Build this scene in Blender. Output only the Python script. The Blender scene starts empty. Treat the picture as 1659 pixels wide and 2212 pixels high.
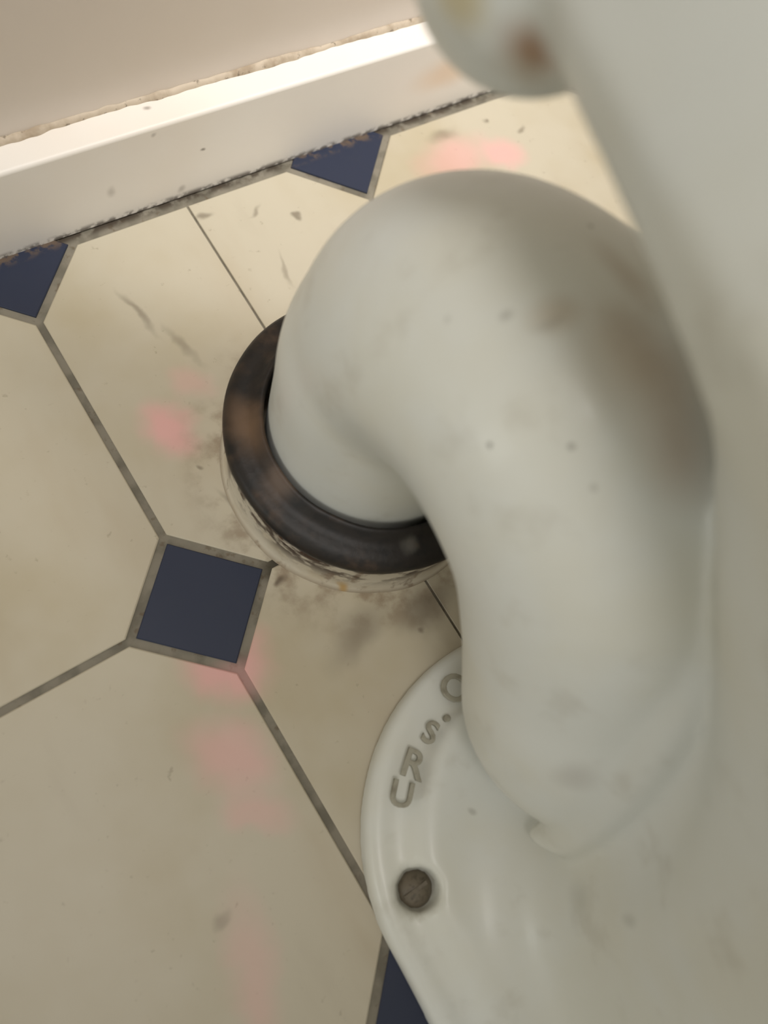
import bpy, bmesh, math, random
import numpy as np
from mathutils import Matrix, Vector, noise

S = bpy.context.scene
COL = S.collection

# ------------------------------------------------------------------ camera
RIGHT = Vector((0.81809626, -0.52983357, 0.22359539))
DOWN = Vector((-0.45005586, -0.83190799, -0.32462103))
FWD = Vector((0.35800591, 0.16494083, -0.91903552))
CAM = Vector((-0.04630149, -0.07198434, 0.37801024))
cd = bpy.data.cameras.new('camera')
cam = bpy.data.objects.new('camera', cd)
COL.objects.link(cam)
m = Matrix((RIGHT, -DOWN, -FWD)).transposed().to_4x4()
m.translation = CAM
cam.matrix_world = m
cd.sensor_width = 36.0
cd.lens = 1750.0 / 2212.0 * 36.0
cd.clip_start = 0.005
cd.dof.use_dof = True
cd.dof.focus_distance = 0.40
cd.dof.aperture_fstop = 5.5
S.camera = cam

# ------------------------------------------------------------------ world, lamp, exposure
W = bpy.data.worlds.new('room_glow')
S.world = W
W.use_nodes = True
bg = W.node_tree.nodes['Background']
bg.inputs[0].default_value = (1.0, 0.97, 0.89, 1)
bg.inputs[1].default_value = 0.52

def spot(name, loc, target, power, angle, blend, color, size):
    l = bpy.data.lights.new(name, 'SPOT')
    l.energy = power; l.spot_size = math.radians(angle); l.spot_blend = blend
    l.color = color; l.shadow_soft_size = size
    o = bpy.data.objects.new(name, l); COL.objects.link(o)
    o.location = loc
    o.rotation_euler = (Vector(target) - Vector(loc)).to_track_quat('-Z', 'Y').to_euler()
    return o
spot('ceiling_spot', (-0.35, -0.12, 1.9), (0.21, 0.17, 0.0), 70, 29, 1.0, (1.0, 0.96, 0.93), 0.28)
spot('wall_spot', (0.56, -0.32, 1.6), (0.30, 0.22, 0.0), 84, 28, 1.0, (1.0, 0.95, 0.92), 0.20)

wl = bpy.data.lights.new('fill_light', 'AREA'); wl.shape = 'RECTANGLE'; wl.size = .2; wl.size_y = .5; wl.energy = 2.2; wl.color = (.95, 1.0, .97)  # unseen fill lamp, added to brighten the side of the toilet
wo = bpy.data.objects.new('fill_light', wl); COL.objects.link(wo); wo.location = (-1.3, .08, .42)
wo.rotation_euler = (Vector((.08, -.05, .22)) - wo.location).to_track_quat('-Z', 'Y').to_euler()

vs = S.view_settings
vs.view_transform = 'Standard'; vs.look = 'None'; vs.gamma = 1; vs.use_curve_mapping = False
vs.exposure = 0.0

# ------------------------------------------------------------------ materials
def lin(c):
    return tuple(((v / 255) / 12.92 if v / 255 <= .04045 else ((v / 255 + .055) / 1.055) ** 2.4) for v in c) + (1.0,)

class Mat:
    """small builder: base colour with layers of noise, soft stains and ridges, all in object coordinates"""
    def __init__(s, name, base, rough=.4, spec=.5, coat=0.0):
        s.m = bpy.data.materials.new(name); s.m.use_nodes = True
        s.t = s.m.node_tree; s.b = s.t.nodes['Principled BSDF']
        s.b.inputs['Roughness'].default_value = rough
        s.b.inputs['Specular IOR Level'].default_value = spec
        s.b.inputs['Coat Weight'].default_value = coat
        s.b.inputs['Coat Roughness'].default_value = .15
        g = s.t.nodes.new('ShaderNodeNewGeometry'); s.pos = g.outputs['Position']
        c = s.t.nodes.new('ShaderNodeRGB'); c.outputs[0].default_value = lin(base); s.c = c.outputs[0]
        s.wp = s.pos
    def math(s, op, a, b=None, clamp=False):
        n = s.t.nodes.new('ShaderNodeMath'); n.operation = op; n.use_clamp = clamp
        for i, v in enumerate((a, b)):
            if v is None: continue
            if isinstance(v, (int, float)): n.inputs[i].default_value = v
            else: s.t.links.new(v, n.inputs[i])
        return n.outputs[0]
    def ramp(s, v, lo, hi):
        n = s.t.nodes.new('ShaderNodeMapRange'); n.interpolation_type = 'SMOOTHSTEP'
        s.t.links.new(v, n.inputs[0]); n.inputs[1].default_value = lo; n.inputs[2].default_value = hi
        return n.outputs[0]
    def noise(s, scale, detail=4, stretch=(1, 1, 1), off=0.0, rough=.55):
        mp = s.t.nodes.new('ShaderNodeMapping'); s.t.links.new(s.pos, mp.inputs[0])
        mp.inputs['Scale'].default_value = stretch; mp.inputs['Location'].default_value = (off, off * .7, off * .3)
        n = s.t.nodes.new('ShaderNodeTexNoise'); s.t.links.new(mp.outputs[0], n.inputs[0])
        n.inputs['Scale'].default_value = scale; n.inputs['Detail'].default_value = detail
        n.inputs['Roughness'].default_value = rough
        return n.outputs[0]
    def warp(s, scale, amount):
        n = s.t.nodes.new('ShaderNodeTexNoise'); s.t.links.new(s.pos, n.inputs[0])
        n.inputs['Scale'].default_value = scale; n.inputs['Detail'].default_value = 3
        a = s.t.nodes.new('ShaderNodeVectorMath'); a.operation = 'SUBTRACT'
        s.t.links.new(n.outputs['Color'], a.inputs[0]); a.inputs[1].default_value = (.5, .5, .5)
        k = s.t.nodes.new('ShaderNodeVectorMath'); k.operation = 'SCALE'
        s.t.links.new(a.outputs[0], k.inputs[0]); k.inputs['Scale'].default_value = amount
        d = s.t.nodes.new('ShaderNodeVectorMath'); d.operation = 'ADD'
        s.t.links.new(s.pos, d.inputs[0]); s.t.links.new(k.outputs[0], d.inputs[1]); s.wp = d.outputs[0]
    def dist(s, p, sc=(1, 1, 1), rot=0.0):
        a = s.t.nodes.new('ShaderNodeVectorMath'); a.operation = 'SUBTRACT'
        s.t.links.new(s.wp, a.inputs[0]); a.inputs[1].default_value = p
        v = a.outputs[0]
        if rot:
            r = s.t.nodes.new('ShaderNodeVectorRotate'); r.rotation_type = 'Z_AXIS'
            s.t.links.new(v, r.inputs['Vector']); r.inputs['Angle'].default_value = -rot; v = r.outputs[0]
        k = s.t.nodes.new('ShaderNodeVectorMath'); k.operation = 'DIVIDE'
        s.t.links.new(v, k.inputs[0]); k.inputs[1].default_value = sc
        l = s.t.nodes.new('ShaderNodeVectorMath'); l.operation = 'LENGTH'
        s.t.links.new(k.outputs[0], l.inputs[0]); return l.outputs['Value']
    def mix(s, fac, col, strength=1.0):
        n = s.t.nodes.new('ShaderNodeMix'); n.data_type = 'RGBA'
        s.t.links.new(s.math('MULTIPLY', fac, strength, True), n.inputs['Factor'])
        s.t.links.new(s.c, n.inputs['A']); n.inputs['B'].default_value = lin(col); s.c = n.outputs['Result']
    def mottle(s, scale, col, strength, lo=.45, hi=.75, **k):
        s.mix(s.ramp(s.noise(scale, **k), lo, hi), col, strength)
    def blob(s, p, sc, col, strength, soft=1.0, rot=0.0):
        if isinstance(sc, (int, float)): sc = (sc, sc, sc)
        f = s.math('SUBTRACT', 1.0, s.ramp(s.dist(p, sc, rot), 1 - soft, 1.0))
        s.mix(f, col, strength)
    def axis(s, i):
        n = s.t.nodes.new('ShaderNodeSeparateXYZ'); s.t.links.new(s.wp, n.inputs[0]); return n.outputs[i]
    def bump(s, scale, strength, dist=.001, detail=4):
        n = s.t.nodes.new('ShaderNodeBump'); s.t.links.new(s.noise(scale, detail=detail), n.inputs['Height'])
        n.inputs['Strength'].default_value = strength; n.inputs['Distance'].default_value = dist
        s.t.links.new(n.outputs[0], s.b.inputs['Normal'])
    def done(s):
        s.t.links.new(s.c, s.b.inputs['Base Color']); return s.m

PINK = (236, 166, 168); DIRT = (84, 70, 54); GREY = (120, 108, 94)
def floor_marks(M):
    M.warp(40, .02)
    for p, sc, st, so, rot in [
        ((.300, .160, 0), (.019, .018, .02), .50, .8, 0),
        ((.268, .168, 0), (.040, .022, .02), .42, .9, 0.1),
        ((.029, .086, 0), (.019, .022, .02), .60, .8, .3),
        ((.050, .104, 0), (.012, .014, .02), .25, .9, .3),
        ((-.006, -.032, 0), (.028, .020, .02), .62, .8, 2.3),
        ((.010, -.028, 0), (.014, .014, .02), .35, .9, 0),
        ((-.022, -.068, 0), (.022, .032, .02), .42, .9, .5),
        ((-.025, -.094, 0), (.012, .024, .02), .30, .8, .9),
        ((-.058, -.150, 0), (.016, .050, .02), .26, .9, -.35)]:
        M.blob(p, sc, PINK, st, so, rot)  # soft pink patches mixed into the floor colour
    # grime near the pipe socket and the skirting
    n = M.noise(70, detail=5)
    r = M.dist((.105, .025, 0), (1, 1, 1))
    ring = M.math('SUBTRACT', 1.0, M.ramp(r, .066, .098))
    M.mix(M.math('MULTIPLY', ring, M.ramp(n, .42, .68)), (110, 84, 58), .6)
    for p, sc, st, rot in [((.058, -.048, 0), (.030, .014, .02), .42, .4),
                           ((.092, -.054, 0), (.026, .014, .02), .55, .1),
                           ((.038, .030, 0), (.004, .022, .02), .60, .35),
                           ((.030, -.004, 0), (.016, .004, .02), .6, .5),
                           ((.045, .150, 0), (.0035, .022, .02), .45, .25),
                           ((.058, .125, 0), (.004, .020, .02), .35, .2),
                           ((.107, .188, 0), (.006, .004, .02), .55, 0),
                           ((.133, .181, 0), (.008, .0025, .02), .45, .5),
                           ((.152, .168, 0), (.0025, .0025, .02), .6, 0),
                           ((.130, .140, 0), (.0025, .016, .02), .35, -.1),
                           ((.034, .062, 0), (.002, .002, .02), .5, 0),
                           ((.268, .185, 0), (.016, .008, .02), .40, 0),
                           ((.300, .186, 0), (.0028, .0028, .02), .6, 0),
                           ((.322, .173, 0), (.0035, .003, .02), .5, 0),
                           ((.040, -.010, 0), (.0045, .003, .02), .75, 0),
                           ((-.056, -.122, 0), (.006, .004, .02), .30, 0),
                           ((.084, -.062, 0), (.0030, .0025, .02), .5, 0)]:
        M.blob(p, sc, DIRT, st, .9, rot)
    M.wp = M.pos

def tile_material():
    M = Mat('cream_vinyl', (191, 183, 163), rough=.38, spec=.4)
    M.mottle(9, (170, 156, 122), .55, .40, .72)
    M.mottle(16, (170, 152, 122), .4, .5, .8, off=3.1, stretch=(1, .35, 1))
    M.mottle(28, (130, 112, 92), .22, .56, .80, off=7.7, stretch=(1, .3, 1))
    M.mottle(240, (120, 104, 80), .38, .66, .78, off=1.7)
    floor_marks(M)
    M.bump(60, .08, .0006)
    return M.done()

def dot_material():
    M = Mat('navy_vinyl', (44, 50, 68), rough=.42, spec=.3)
    M.mottle(90, (48, 53, 68), .35)
    y = M.axis(1)
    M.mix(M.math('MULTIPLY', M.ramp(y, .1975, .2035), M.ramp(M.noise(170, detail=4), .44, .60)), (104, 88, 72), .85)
    return M.done()

def grout_material():
    M = Mat('grey_grout', (134, 128, 114), rough=.7, spec=.2)
    M.mottle(60, (96, 92, 80), .65, .42, .62)
    M.mottle(200, (92, 74, 52), .5, .58, .70)
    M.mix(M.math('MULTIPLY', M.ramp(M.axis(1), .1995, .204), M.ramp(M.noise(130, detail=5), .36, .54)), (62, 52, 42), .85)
    M.wp = M.pos
    for p in [(-.006, -.04, 0)]:
        M.blob(p, (.02, .016, .02), PINK, .35, .8)
    M.blob((.040, -.003, 0), .012, (48, 42, 28), .8, .7)
    return M.done()

def paint_material(name, base, dirty=True):
    M = Mat(name, base, rough=.42, spec=.45)
    M.mottle(6, (222, 208, 188), .35)
    M.warp(60, .006)
    for p, sc, st in [((.113, .2045, .030), (.0022, .003, .0015), .7), ((.085, .2045, .0515), (.002, .003, .002), .4),
                      ((.061, .2045, .022), (.0035, .003, .005), .28), ((.100, .2045, .006), (.004, .004, .004), .35),
                      ((.088, .216, .0555), (.0028, .0018, .004), .55)]:
        M.blob(p, sc, DIRT, st, .9)
    M.blob((.275, .2045, .030), (.035, .02, .018), (222, 184, 140), .45, .95)
    M.wp = M.pos
    # dirt caught where the skirting meets floor and wall
    z = M.axis(2)
    low = M.math('SUBTRACT', 1.0, M.ramp(z, .0005, .0045))
    M.mix(M.math('MULTIPLY', low, M.ramp(M.noise(190, detail=4), .38, .56)), (70, 58, 46), .8)
    return M.done()

def wall_material():
    M = Mat('magnolia_wall', (216, 206, 195), rough=.30, spec=.55)
    M.mottle(4, (204, 190, 172), .5)
    M.bump(400, .05, .0004)
    return M.done()

def caulk_material():
    M = Mat('old_caulk', (196, 182, 162), rough=.6, spec=.3)
    M.mottle(70, (150, 132, 108), .8, .40, .66)
    M.mottle(260, (84, 72, 56), .6, .60, .68, off=2)
    return M.done()

CER = []   # (point, radii, colour, strength, softness)
def ceramic_material():
    M = Mat('white_ceramic', (211, 213, 207), rough=.42, spec=.45, coat=.08)
    M.mottle(12, (206, 203, 186), .5, .40, .66)
    M.mottle(45, (160, 152, 134), .22, .55, .75, off=4)
    M.warp(28, .010)
    for p, sc, col, st, so in CER:
        M.blob(p, sc, col, st, so)
    M.wp = M.pos
    return M.done()

def rubber_material():
    M = Mat('black_rubber', (31, 26, 22), rough=.5, spec=.4)
    M.mottle(55, (80, 62, 47), .7, .50, .74)
    M.mottle(160, (16, 15, 14), .6, .48, .62, off=5)
    M.warp(60, .012)
    M.blob((.050, .052, .045), (.014, .024, .02), (112, 88, 66), .8, .98)
    M.blob((.050, .022, .045), (.013, .014, .02), (110, 92, 78), .75, .98)
    M.blob((.085, -.030, .045), (.006, .006, .02), (120, 116, 108), .45, .9)
    M.wp = M.pos
    M.bump(180, .35, .0008)
    return M.done()

def socket_material():
    M = Mat('aged_white_plastic', (200, 192, 174), rough=.5, spec=.4)
    M.mottle(50, (176, 160, 130), .5)
    z = M.axis(2)
    top = M.ramp(z, .006, .024)
    n = M.noise(75, detail=5, stretch=(1, 1, 1.4))
    M.mix(M.math('MULTIPLY', top, M.ramp(n, .42, .54)), (58, 40, 28), 1.0)
    M.mottle(90, (96, 66, 40), .55, .58, .68, off=9, stretch=(1, 1, .5))
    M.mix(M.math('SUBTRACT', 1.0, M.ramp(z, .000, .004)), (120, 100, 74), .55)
    M.warp(50, .01)
    M.blob((.060, -.027, .006), (.004, .005, .009), (176, 134, 48), .8, .8)
    M.bump(140, .25, .001)
    return M.done()

# ------------------------------------------------------------------ mesh helpers
def link(name, me, mat, parent=None):
    o = bpy.data.objects.new(name, me); COL.objects.link(o)
    if mat: me.materials.append(mat)
    if parent: o.parent = parent
    return o
def from_bm(name, bm, mat, parent=None, smooth=False):
    me = bpy.data.meshes.new(name); bmesh.ops.recalc_face_normals(bm, faces=bm.faces)
    bm.to_mesh(me); bm.free()
    if smooth:
        me.polygons.foreach_set('use_smooth', [True] * len(me.polygons))
    return link(name, me, mat, parent)
def prism(poly, z0, z1, bev=.0004):
    """slab with a small bevel round its top edge"""
    bm = bmesh.new()
    n = len(poly); cx = sum(p[0] for p in poly) / n; cy = sum(p[1] for p in poly) / n
    def ring(k, z):
        out = []
        for x, y in poly:
            d = math.hypot(x - cx, y - cy); s = (d - k) / d
            out.append(bm.verts.new((cx + (x - cx) * s, cy + (y - cy) * s, z)))
        return out
    a, b, c = ring(0, z0), ring(0, z1 - bev), ring(bev * 1.5, z1)
    for p, q in ((a, b), (b, c)):
        for i in range(n): bm.faces.new((p[i], p[(i + 1) % n], q[(i + 1) % n], q[i]))
    bm.faces.new(c); bm.faces.new(list(reversed(a)))
    return bm
def box(bm, x0, x1, y0, y1, z0, z1):
    vs_ = [bm.verts.new(v) for v in ((x0, y0, z0), (x1, y0, z0), (x1, y1, z0), (x0, y1, z0), (x0, y0, z1), (x1, y0, z1), (x1, y1, z1), (x0, y1, z1))]
    for f in ((0, 3, 2, 1), (4, 5, 6, 7), (0, 1, 5, 4), (1, 2, 6, 5), (2, 3, 7, 6), (3, 0, 4, 7)):
        bm.faces.new([vs_[i] for i in f])
def lathe(prof, seg, cx, cy, wob=0.0, seed=0.0):
    bm = bmesh.new(); rings = []
    for r, z in prof:
        ring = []
        for i in range(seg):
            a = 2 * math.pi * i / seg
            k = wob * noise.noise(Vector((math.cos(a) * 2.5 + seed, math.sin(a) * 2.5, z * 60)))
            ring.append(bm.verts.new((cx + (r + k) * math.cos(a), cy + (r + k) * math.sin(a), z + k * .4 * (z > .002))))
        rings.append(ring)
    for p, q in zip(rings, rings[1:]):
        for i in range(seg): bm.faces.new((p[i], p[(i + 1) % seg], q[(i + 1) % seg], q[i]))
    return bm
def tag(o, label, cat, group=None):
    o['label'] = label; o['category'] = cat
    if group: o['group'] = group
    return o

# ------------------------------------------------------------------ floor
P, HD, GW, SK = 0.2, 0.0351, 0.0019, 0.2045   # lattice, half diagonal of a dot, half joint width, skirting face
M_TILE, M_DOT, M_GROUT = tile_material(), dot_material(), grout_material()
bm = bmesh.new(); box(bm, -1.3, 1.7, -1.7, .2405, -.03, -.0012)
floor = from_bm('floor', bm, M_GROUT); floor['kind'] = 'structure'
def clip(poly, ax, lim, sign):
    out = []
    for i in range(len(poly)):
        a, b = poly[i], poly[(i + 1) % len(poly)]
        da, db = sign * (a[ax] - lim), sign * (b[ax] - lim)
        if da <= 0: out.append(a)
        if da * db < 0:
            t = da / (da - db); out.append((a[0] + (b[0] - a[0]) * t, a[1] + (b[1] - a[1]) * t))
    return out
def area(p): return abs(sum(p[i][0] * p[(i + 1) % len(p)][1] - p[(i + 1) % len(p)][0] * p[i][1] for i in range(len(p)))) / 2
rnd = random.Random(4)
def put_tile(poly, mat):
    poly = clip(poly, 1, SK + .001, 1)
    if len(poly) < 3 or area(poly) < 2e-5: return
    from_bm('tile', prism(poly, -.0012, rnd.uniform(-.0001, .0001)), mat, floor)
for i in range(-6, 8):
    for j in range(-8, 2):
        x, y = i * P, j * P
        h = HD - GW * 1.3
        put_tile([(x, y + h), (x + h, y), (x, y - h), (x - h, y)], M_DOT)
        if j > 0: continue
        # octagon with corners cut by the dots, lower left lattice point (x, y)
        g, c = GW, HD + GW * .9
        o8 = [(x + c, y + g), (x + P - c, y + g), (x + P - g, y + c), (x + P - g, y + P - c),
              (x + P - c, y + P - g), (x + c, y + P - g), (x + g, y + P - c), (x + g, y + c)]
        if i == 0:     # the sheet seam runs through the middle of this column
            put_tile(clip(o8, 0, .1 - .0006, 1), M_TILE); put_tile(clip(o8, 0, .1 + .0006, -1), M_TILE)
        else:
            put_tile(o8, M_TILE)

# ------------------------------------------------------------------ wall and skirting
M_WALL = wall_material(); M_PAINT = paint_material('cream_gloss_paint', (234, 229, 221)); M_CAULK = caulk_material()
WY = .2205
bm = bmesh.new(); box(bm, -1.3, 1.7, WY, WY + .02, -.0012, 2.2)
wall = from_bm('wall_back', bm, M_WALL); wall['kind'] = 'structure'
# skirting: rounded nose, flat top
prof = [(WY, 0), (SK, 0), (SK, .0535)]
for k in range(1, 7):
    a = math.pi / 2 * k / 6; prof.append((SK + .0022 * (1 - math.cos(a)), .0535 + .0022 * math.sin(a)))
prof.append((WY, .0562))
bm = bmesh.new(); NX = 150; rows = []
for i in range(NX + 1):
    x = -1.3 + 3.0 * i / NX
    rows.append([bm.verts.new((x, y, z)) for y, z in prof])
for p, q in zip(rows, rows[1:]):
    for k in range(len(prof) - 1): bm.faces.new((p[k], q[k], q[k + 1], p[k + 1]))
bm.faces.new(rows[0]); bm.faces.new(list(reversed(rows[-1])))
skirt = from_bm('baseboard_back', bm, M_PAINT); skirt['kind'] = 'structure'
for p_ in skirt.data.polygons:
    p_.use_smooth = abs(p_.normal.x) < .5 and .02 < p_.normal.z < .99
# irregular caulk bead along the back of the skirting
bm = bmesh.new(); rows = []
NX = 900
for i in range(NX + 1):
    x = -.6 + 1.6 * i / NX
    w = .0022 + .0013 * noise.noise(Vector((x * 22, 0, 0))) + .0011 * noise.noise(Vector((x * 130, 3, 0)))
    h = .0026 + .0013 * noise.noise(Vector((x * 28, 7, 0))) + .0008 * noise.noise(Vector((x * 150, 9, 0)))
    w = max(w, .001); h = max(h, .001)
    rows.append([bm.verts.new((x, WY - w * math.cos(a) + .0002, .0561 + h * math.sin(a))) for a in (0, .35, .8, 1.2, 1.57)])
for p, q in zip(rows, rows[1:]):
    for k in range(4): bm.faces.new((p[k], q[k], q[k + 1], p[k + 1]))
from_bm('caulk_bead', bm, M_CAULK, skirt, True)

# ------------------------------------------------------------------ toilet body: one ceramic casting as a distance field
H = .0027
O0 = np.array([-.125, -.66, -.009], np.float32)
N = (int(.46 / H), int(.76 / H), int(.435 / H))
X, Y, Z = [(O0[k] + H * np.arange(N[k], dtype=np.float32)) for k in range(3)]
X = X[:, None, None]; Y = Y[None, :, None]; Z = Z[None, None, :]
def smin(a, b, k):
    h = np.clip(.5 + .5 * (b - a) / k, 0, 1); return b + (a - b) * h - k * h * (1 - h)
def chain(pts):
    """union of rounded cones through (x, y, z, r) points, a Catmull-Rom spline between them"""
    p = [np.array(q, float) for q in pts]; p = [2 * p[0] - p[1]] + p + [2 * p[-1] - p[-2]]
    s = []
    for i in range(1, len(p) - 2):
        for t in np.linspace(0, 1, 5)[:-1]:
            s.append(.5 * (2 * p[i] + (p[i + 1] - p[i - 1]) * t + (2 * p[i - 1] - 5 * p[i] + 4 * p[i + 1] - p[i + 2]) * t * t
                           + (-p[i - 1] + 3 * p[i] - 3 * p[i + 1] + p[i + 2]) * t ** 3))
    s.append(p[-2])
    out = np.full(N, 1.0, np.float32)
    lo = np.min([q[:3] - q[3] for q in s], 0) - .05; hi = np.max([q[:3] + q[3] for q in s], 0) + .05
    i0 = np.maximum(((lo - O0) / H).astype(int), 0); i1 = np.minimum(((hi - O0) / H).astype(int) + 1, N)
    sl = tuple(slice(a, b) for a, b in zip(i0, i1))
    x, y, z = X[sl[0]], Y[:, sl[1]], Z[:, :, sl[2]]
    acc = None
    for a, b in zip(s, s[1:]):
        d = (b - a)[:3].astype(np.float32); L = float(d @ d)
        px, py, pz = x - np.float32(a[0]), y - np.float32(a[1]), z - np.float32(a[2])
        t = np.clip((px * d[0] + py * d[1] + pz * d[2]) / L, 0, 1)
        dd = np.sqrt((px - t * d[0]) ** 2 + (py - t * d[1]) ** 2 + (pz - t * d[2]) ** 2) - (np.float32(a[3]) + t * np.float32(b[3] - a[3]))
        acc = dd if acc is None else np.minimum(acc, dd)
    out[sl] = acc
    return out
def stadium(ax, ay, bx, by, ra, rb, zz=None):
    """2D distance to a tapered stadium from (ax, ay) radius ra to (bx, by) radius rb"""
    px, py = X - np.float32(ax), Y - np.float32(ay); dx, dy = np.float32(bx - ax), np.float32(by - ay)
    t = np.clip((px * dx + py * dy) / (dx * dx + dy * dy), 0, 1)
    return np.sqrt((px - t * dx) ** 2 + (py - t * dy) ** 2) - (ra + t * (rb - ra))
def slab(d2, z0, z1, r):
    a = d2 + r; b = np.abs(Z - np.float32((z0 + z1) / 2)) - np.float32((z1 - z0) / 2 - r)
    return np.minimum(np.maximum(a, b), 0) + np.sqrt(np.maximum(a, 0) ** 2 + np.maximum(b, 0) ** 2) - r
def ellipsoid(c, r):
    q = np.sqrt(((X - np.float32(c[0])) / r[0]) ** 2 + ((Y - np.float32(c[1])) / r[1]) ** 2 + ((Z - np.float32(c[2])) / r[2]) ** 2)
    g = np.sqrt(((X - np.float32(c[0])) / r[0] ** 2) ** 2 + ((Y - np.float32(c[1])) / r[1] ** 2) ** 2 + ((Z - np.float32(c[2])) / r[2] ** 2) ** 2)
    return (q * (q - 1) / np.maximum(g, 1e-4)).astype(np.float32)

trap = chain([(.1050, .0270, .0300, .0506), (.1050, .0275, .0700, .0506), (.1051, .0282, .0961, .0509), (.1053, .0252, .1155, .0504), (.1055, .0183, .1363, .0517),
              (.1063, .0046, .1512, .0529), (.1081, -.0176, .1589, .0536), (.1098, -.0454, .1575, .0550), (.1109, -.0754, .1429, .0558),
              (.1109, -.1009, .1098, .0555), (.1099, -.1171, .0891, .0567), (.1079, -.1247, .0736, .0547)])
foot = slab(stadium(.088, -.174, .092, -.42, .0932, .108), -.02, .0165, .006)
foot = smin(foot, slab(stadium(.092, -.178, .094, -.42, .076, .092), -.02, .023, .006), .012)
col = stadium(.104, -.215, .100, -.42, .050, .070) - .10 * np.maximum(.09 - Z, 0) ** 1.0 * .0
col = np.maximum(col - .012 * np.exp(-np.maximum(Z - .02, 0) / .02), -Z - .02)
col = np.maximum(col, Z - .28).astype(np.float32)
bowl = ellipsoid((.105, -.335, .40), (.172, .235, .265))
shelf = slab(stadium(.127, -.010, .118, -.24, .060, .080) + .35 * np.maximum(Z - .285, 0), .262, .398, .028)
back = chain([(.124, -.02, .31, .046), (.125, -.07, .285, .055), (.126, -.12, .245, .060), (.122, -.175, .19, .058), (.112, -.225, .13, .056), (.108, -.235, .06, .056)])
lug = chain([(.094, .036, .268, .028), (.10, .040, .33, .032), (.105, .03, .37, .034)])
body = smin(bowl, shelf, .05)
body = smin(body, back, .035)
body = smin(body, lug, .006)
body = np.maximum(body, Z - .40)
body = np.maximum(body, -ellipsoid((.105, -.345, .43), (.135, .185, .24)))
base = smin(foot, col, .035)
tube = trap
rib = chain([(0.1057, -0.0877, 0.1982, 0.0080), (0.1006, -0.1020, 0.1867, 0.0085), (0.0942, -0.1171, 0.1688, 0.0085), (0.0836, -0.1345, 0.1438, 0.0085), (0.0753, -0.1500, 0.1082, 0.0085), (0.0686, -0.1627, 0.0645, 0.0075), (0.0651, -0.1603, 0.0451, .0050)])
rib_back = chain([(0.1230, -0.1010, 0.1829, 0.0180), (0.1168, -0.1167, 0.1714, 0.0180), (0.1093, -0.1332, 0.1534, 0.0180), (0.0972, -0.1522, 0.1283, 0.0180), (0.0879, -0.1694, 0.0927, 0.0160), (0.0805, -0.1839, 0.0489, 0.0120)])
fill = np.minimum(chain([(.138, -.135, .17, .034), (.134, -.152, .13, .034), (.128, -.164, .09, .034), (.120, -.170, .04, .034)]), chain([(.112, -.134, .01, .032), (.112, -.128, .08, .034)]))
D = smin(base, body, .035)
D = smin(D, fill, .015)
D = smin(D, rib_back, .014)
D = smin(D, rib, .004)
D = smin(D, tube, .0015)
D = np.maximum(D, -Z)                                    # flat underside on the floor
hole = np.sqrt((X - .0158) ** 2 + (Y + .1553) ** 2) - .0086
D = np.maximum(D, -np.maximum(np.maximum(hole, .010 - Z), Z - .06))           # recessed screw hole in the foot
D = D.astype(np.float32)

def surface_nets(D):
    neg = D < 0
    cells = np.zeros(tuple(n - 1 for n in D.shape), np.int8)
    corner = [(a, b, c) for a in (0, 1) for b in (0, 1) for c in (0, 1)]
    def sh(A, o): return A[o[0]:A.shape[0] - 1 + o[0], o[1]:A.shape[1] - 1 + o[1], o[2]:A.shape[2] - 1 + o[2]]
    for o in corner: cells += sh(neg, o)
    act = (cells > 0) & (cells < 8)
    idx = np.argwhere(act); ids = np.full(act.shape, -1, np.int32); ids[act] = np.arange(len(idx))
    V = np.zeros((len(idx), 3)); cnt = np.zeros(len(idx))
    val = {o: D[idx[:, 0] + o[0], idx[:, 1] + o[1], idx[:, 2] + o[2]] for o in corner}
    for a in corner:
        for k in range(3):
            if a[k] == 0:
                b = list(a); b[k] = 1; b = tuple(b)
                va, vb = val[a], val[b]; c = (va < 0) != (vb < 0)
                t = np.where(c, va / np.where(c, va - vb, 1), 0)
                p = np.tile(np.array(a, float), (len(idx), 1)); p[:, k] = t
                V[c] += p[c]; cnt[c] += 1
    V = idx + V / cnt[:, None]
    F = []
    for k in range(3):
        a = [slice(None)] * 3; b = [slice(None)] * 3; a[k] = slice(0, -1); b[k] = slice(1, None)
        na, nb = neg[tuple(a)], neg[tuple(b)]
        e = np.argwhere(na != nb); u, w = [(1, 2), (2, 0), (0, 1)][k]
        e = e[(e[:, u] > 0) & (e[:, w] > 0) & (e[:, u] < D.shape[u] - 1) & (e[:, w] < D.shape[w] - 1)]
        q = []
        for du, dw in ((-1, -1), (0, -1), (0, 0), (-1, 0)):
            c = e.copy(); c[:, u] += du; c[:, w] += dw; q.append(ids[c[:, 0], c[:, 1], c[:, 2]])
        q = np.stack(q, 1); s = na[e[:, 0], e[:, 1], e[:, 2]]
        q[~s] = q[~s][:, ::-1]; F.append(q)
    return V, np.concatenate(F)
V, F = surface_nets(D)
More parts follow.
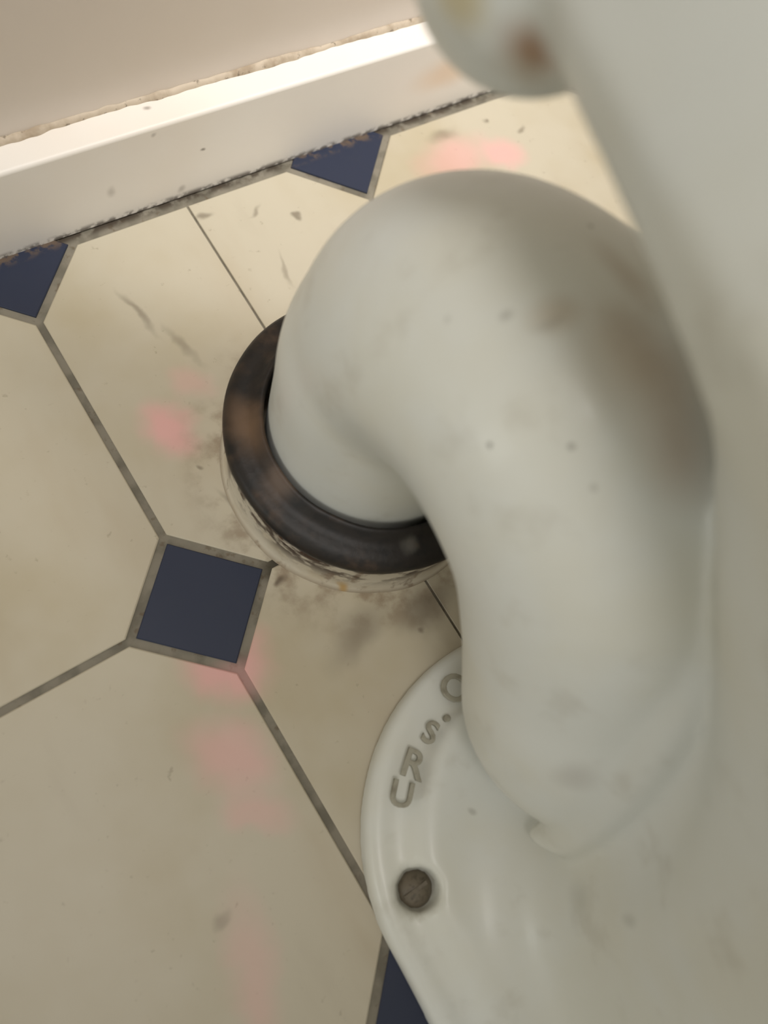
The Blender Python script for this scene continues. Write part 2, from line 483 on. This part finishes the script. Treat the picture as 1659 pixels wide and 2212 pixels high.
# two rounds of neighbour smoothing, then normals from the distance field
for _ in range(3):
    acc = np.zeros_like(V); cnt = np.zeros(len(V))
    for a in range(4):
        i, j = F[:, a], F[:, (a + 1) % 4]
        for s_, t_ in ((i, j), (j, i)):
            for k in range(3): acc[:, k] += np.bincount(s_, V[t_, k], len(V))
            cnt += np.bincount(s_, minlength=len(V))
    V = .4 * V + .6 * acc / cnt[:, None]
def sample(A, P):
    i = np.clip(P.astype(int), 0, np.array(A.shape) - 2); f = P - i; out = 0
    for a in (0, 1):
        for b in (0, 1):
            for c in (0, 1):
                w = (f[:, 0] if a else 1 - f[:, 0]) * (f[:, 1] if b else 1 - f[:, 1]) * (f[:, 2] if c else 1 - f[:, 2])
                out = out + w * A[i[:, 0] + a, i[:, 1] + b, i[:, 2] + c]
    return out
def grad(P, e):
    g = np.stack([sample(D, P + e * np.eye(3)[k]) - sample(D, P - e * np.eye(3)[k]) for k in range(3)], 1)
    return g / np.maximum(np.linalg.norm(g, axis=1), 1e-9)[:, None]
G = grad(V, 1.3)
prims = {'foot': foot, 'pedestal': col, 'bowl': body, 'outlet_trap': tube}
names = list(prims)
cls = np.argmin(np.stack([sample(prims[n], V) for n in names], 1), 1)
W3 = V * H + O0
del X, Y, Z, trap, bowl, shelf, back, lug, col, body, base, tube

T = bpy.data.objects.new('toilet', None); COL.objects.link(T); T.location = (0, 0, 0)
tag(T, 'white ceramic toilet with curved rear outlet trap standing on the tiled floor', 'toilet')
RUST = (150, 118, 82); SMEAR = (176, 158, 132); SPECK = (96, 90, 78)
CER += [
    ((.0755, .0144, .2674), (.010, .010, .010), (140, 98, 58), .85, .98),
    ((.0740, .0110, .2600), (.015, .014, .010), (158, 134, 96), .5, .98),
    ((.0675, .0279, .2690), (.009, .010, .010), (176, 156, 92), .6, .9),
    ((.097, -.040, .2127), (.020, .034, .02), SMEAR, .50, .98),
    ((.104, -.046, .2132), (.014, .036, .02), RUST, .30, .98),
    ((.096, -.066, .2070), (.015, .020, .02), RUST, .38, .98),
    ((.114, -.018, .2130), (.007, .020, .02), RUST, .30, .95),
    ((.0897, -.0178, .2097), (.010, .008, .02), SMEAR, .45, .95),
    ((.0808, -.0117, .2046), (.0025, .0025, .01), SPECK, .30, .9),
    ((.0866, -.0196, .2085), (.0060, .0025, .01), SPECK, .18, .9),
    ((.0634, -.0367, .1891), .0013, SPECK, .75, .8),
    ((.0763, -.0492, .2017), .0016, SPECK, .55, .8),
    ((.1173, .0015, .2085), .0012, SPECK, .60, .8),
    ((.0758, -.0614, .1985), .0014, SPECK, .25, .8),
    ((.0713, -.0010, .1954), .0020, SPECK, .22, .9),
    ((.0680, -.1340, .1130), (.02, .010, .014), (150, 142, 132), .35, .9),  # shade on the trap's lower bulge, painted into the ceramic colour
    ((.0578, -.1824, .0640), (.010, .010, .012), (134, 134, 122), .26, .95),
    ((.0561, -.1857, .1000), (.010, .003, .008), (134, 134, 122), .26, .9),
    ((.0520, -.1414, .0239), .0022, SPECK, .30, .8),
]
M_CER = ceramic_material()
fc = cls[F[:, 0]]
for k, n in enumerate(names):
    f = F[fc == k]
    if not len(f): continue
    used, inv = np.unique(f, return_inverse=True); f = inv.reshape(-1, 4)
    me = bpy.data.meshes.new(n); me.from_pydata(W3[used].tolist(), [], f.tolist()); me.update()
    me.polygons.foreach_set('use_smooth', [True] * len(me.polygons))
    me.normals_split_custom_set_from_vertices(G[used].tolist())
    o = link(n, me, M_CER, T)

# screw down in its hole in the foot
M_SCREW = Mat('tarnished_screw', (104, 95, 80), rough=.55, spec=.5)
M_SCREW.mottle(400, (50, 44, 34), .7); M_SCREW = M_SCREW.done()
bm = lathe([(.0001, .0172), (.0022, .0170), (.0045, .0158), (.0066, .0140), (.0080, .0118), (.0080, .0100)], 28, .0158, -.1553)
sc = from_bm('screw_cap', bm, M_SCREW, T, True); sc['label'] = 'dull brown screw cap in the foot'
bm = bmesh.new(); box(bm, .0095, .0205, -.1558, -.1542, .0160, .0176)
from_bm('slot', bm, M_SCREW, sc)

# raised lettering along the edge of the foot
M_LET = Mat('grimy_relief', (156, 152, 136), rough=.5, spec=.4); M_LET.mottle(200, (104, 98, 80), .6); M_LET = M_LET.done()
for ch, x, y, size, a in [('O', .0745, -.0950, .017, -62), ('.', .0690, -.1010, .022, -60), ('S', .0540, -.1050, .014, -58),
                          ('R', .0400, -.1120, .017, -52), ('U', .0290, -.1195, .015, -46)]:
    cu = bpy.data.curves.new('letter_shape', 'FONT'); cu.body = ch; cu.size = size; cu.extrude = .0010; cu.bevel_depth = .0003
    cu.align_x = 'CENTER'; cu.align_y = 'CENTER'; cu.resolution_u = 4
    tmp = bpy.data.objects.new('letter_shape', cu); COL.objects.link(tmp)
    bpy.context.view_layer.update()
    me = bpy.data.meshes.new_from_object(tmp.evaluated_get(bpy.context.evaluated_depsgraph_get()))
    bpy.data.objects.remove(tmp); bpy.data.curves.remove(cu)
    o = link('raised_letter', me, M_LET, T); me.materials.clear(); me.materials.append(M_LET)
    o.location = (x, y, .0232); o.rotation_euler = (0, 0, math.radians(a))

# ------------------------------------------------------------------ soil pipe: white socket in the floor with a black rubber seal
SP = bpy.data.objects.new('soil_pipe', None); COL.objects.link(SP); SP.location = (.105, .026, 0)
tag(SP, 'white floor pipe socket with grimy black rubber collar around the trap outlet', 'pipe')
def child_at(o): o.location = (-.105, -.026, 0); return o
bm = lathe([(.0706, .0002), (.0700, .0016), (.0693, .0036), (.0687, .0070), (.0682, .014), (.0680, .026), (.0690, .0300), (.0690, .0345), (.0672, .0358), (.060, .0358), (.0575, .034), (.0575, .001)], 128, .105, .026, .0010)
child_at(from_bm('pipe_socket', bm, socket_material(), SP, True))
bm = lathe([(.0650, .0330), (.0690, .0335), (.0702, .0352), (.0706, .0380), (.0700, .0405), (.0684, .0424), (.0655, .0436), (.0625, .0440), (.0600, .0444),
            (.0580, .0456), (.0562, .0478), (.0548, .0492), (.0534, .0490), (.0528, .0470), (.0527, .036)], 128, .1052, .0265, .0009, 4.0)
child_at(from_bm('rubber_seal', bm, rubber_material(), SP, True))
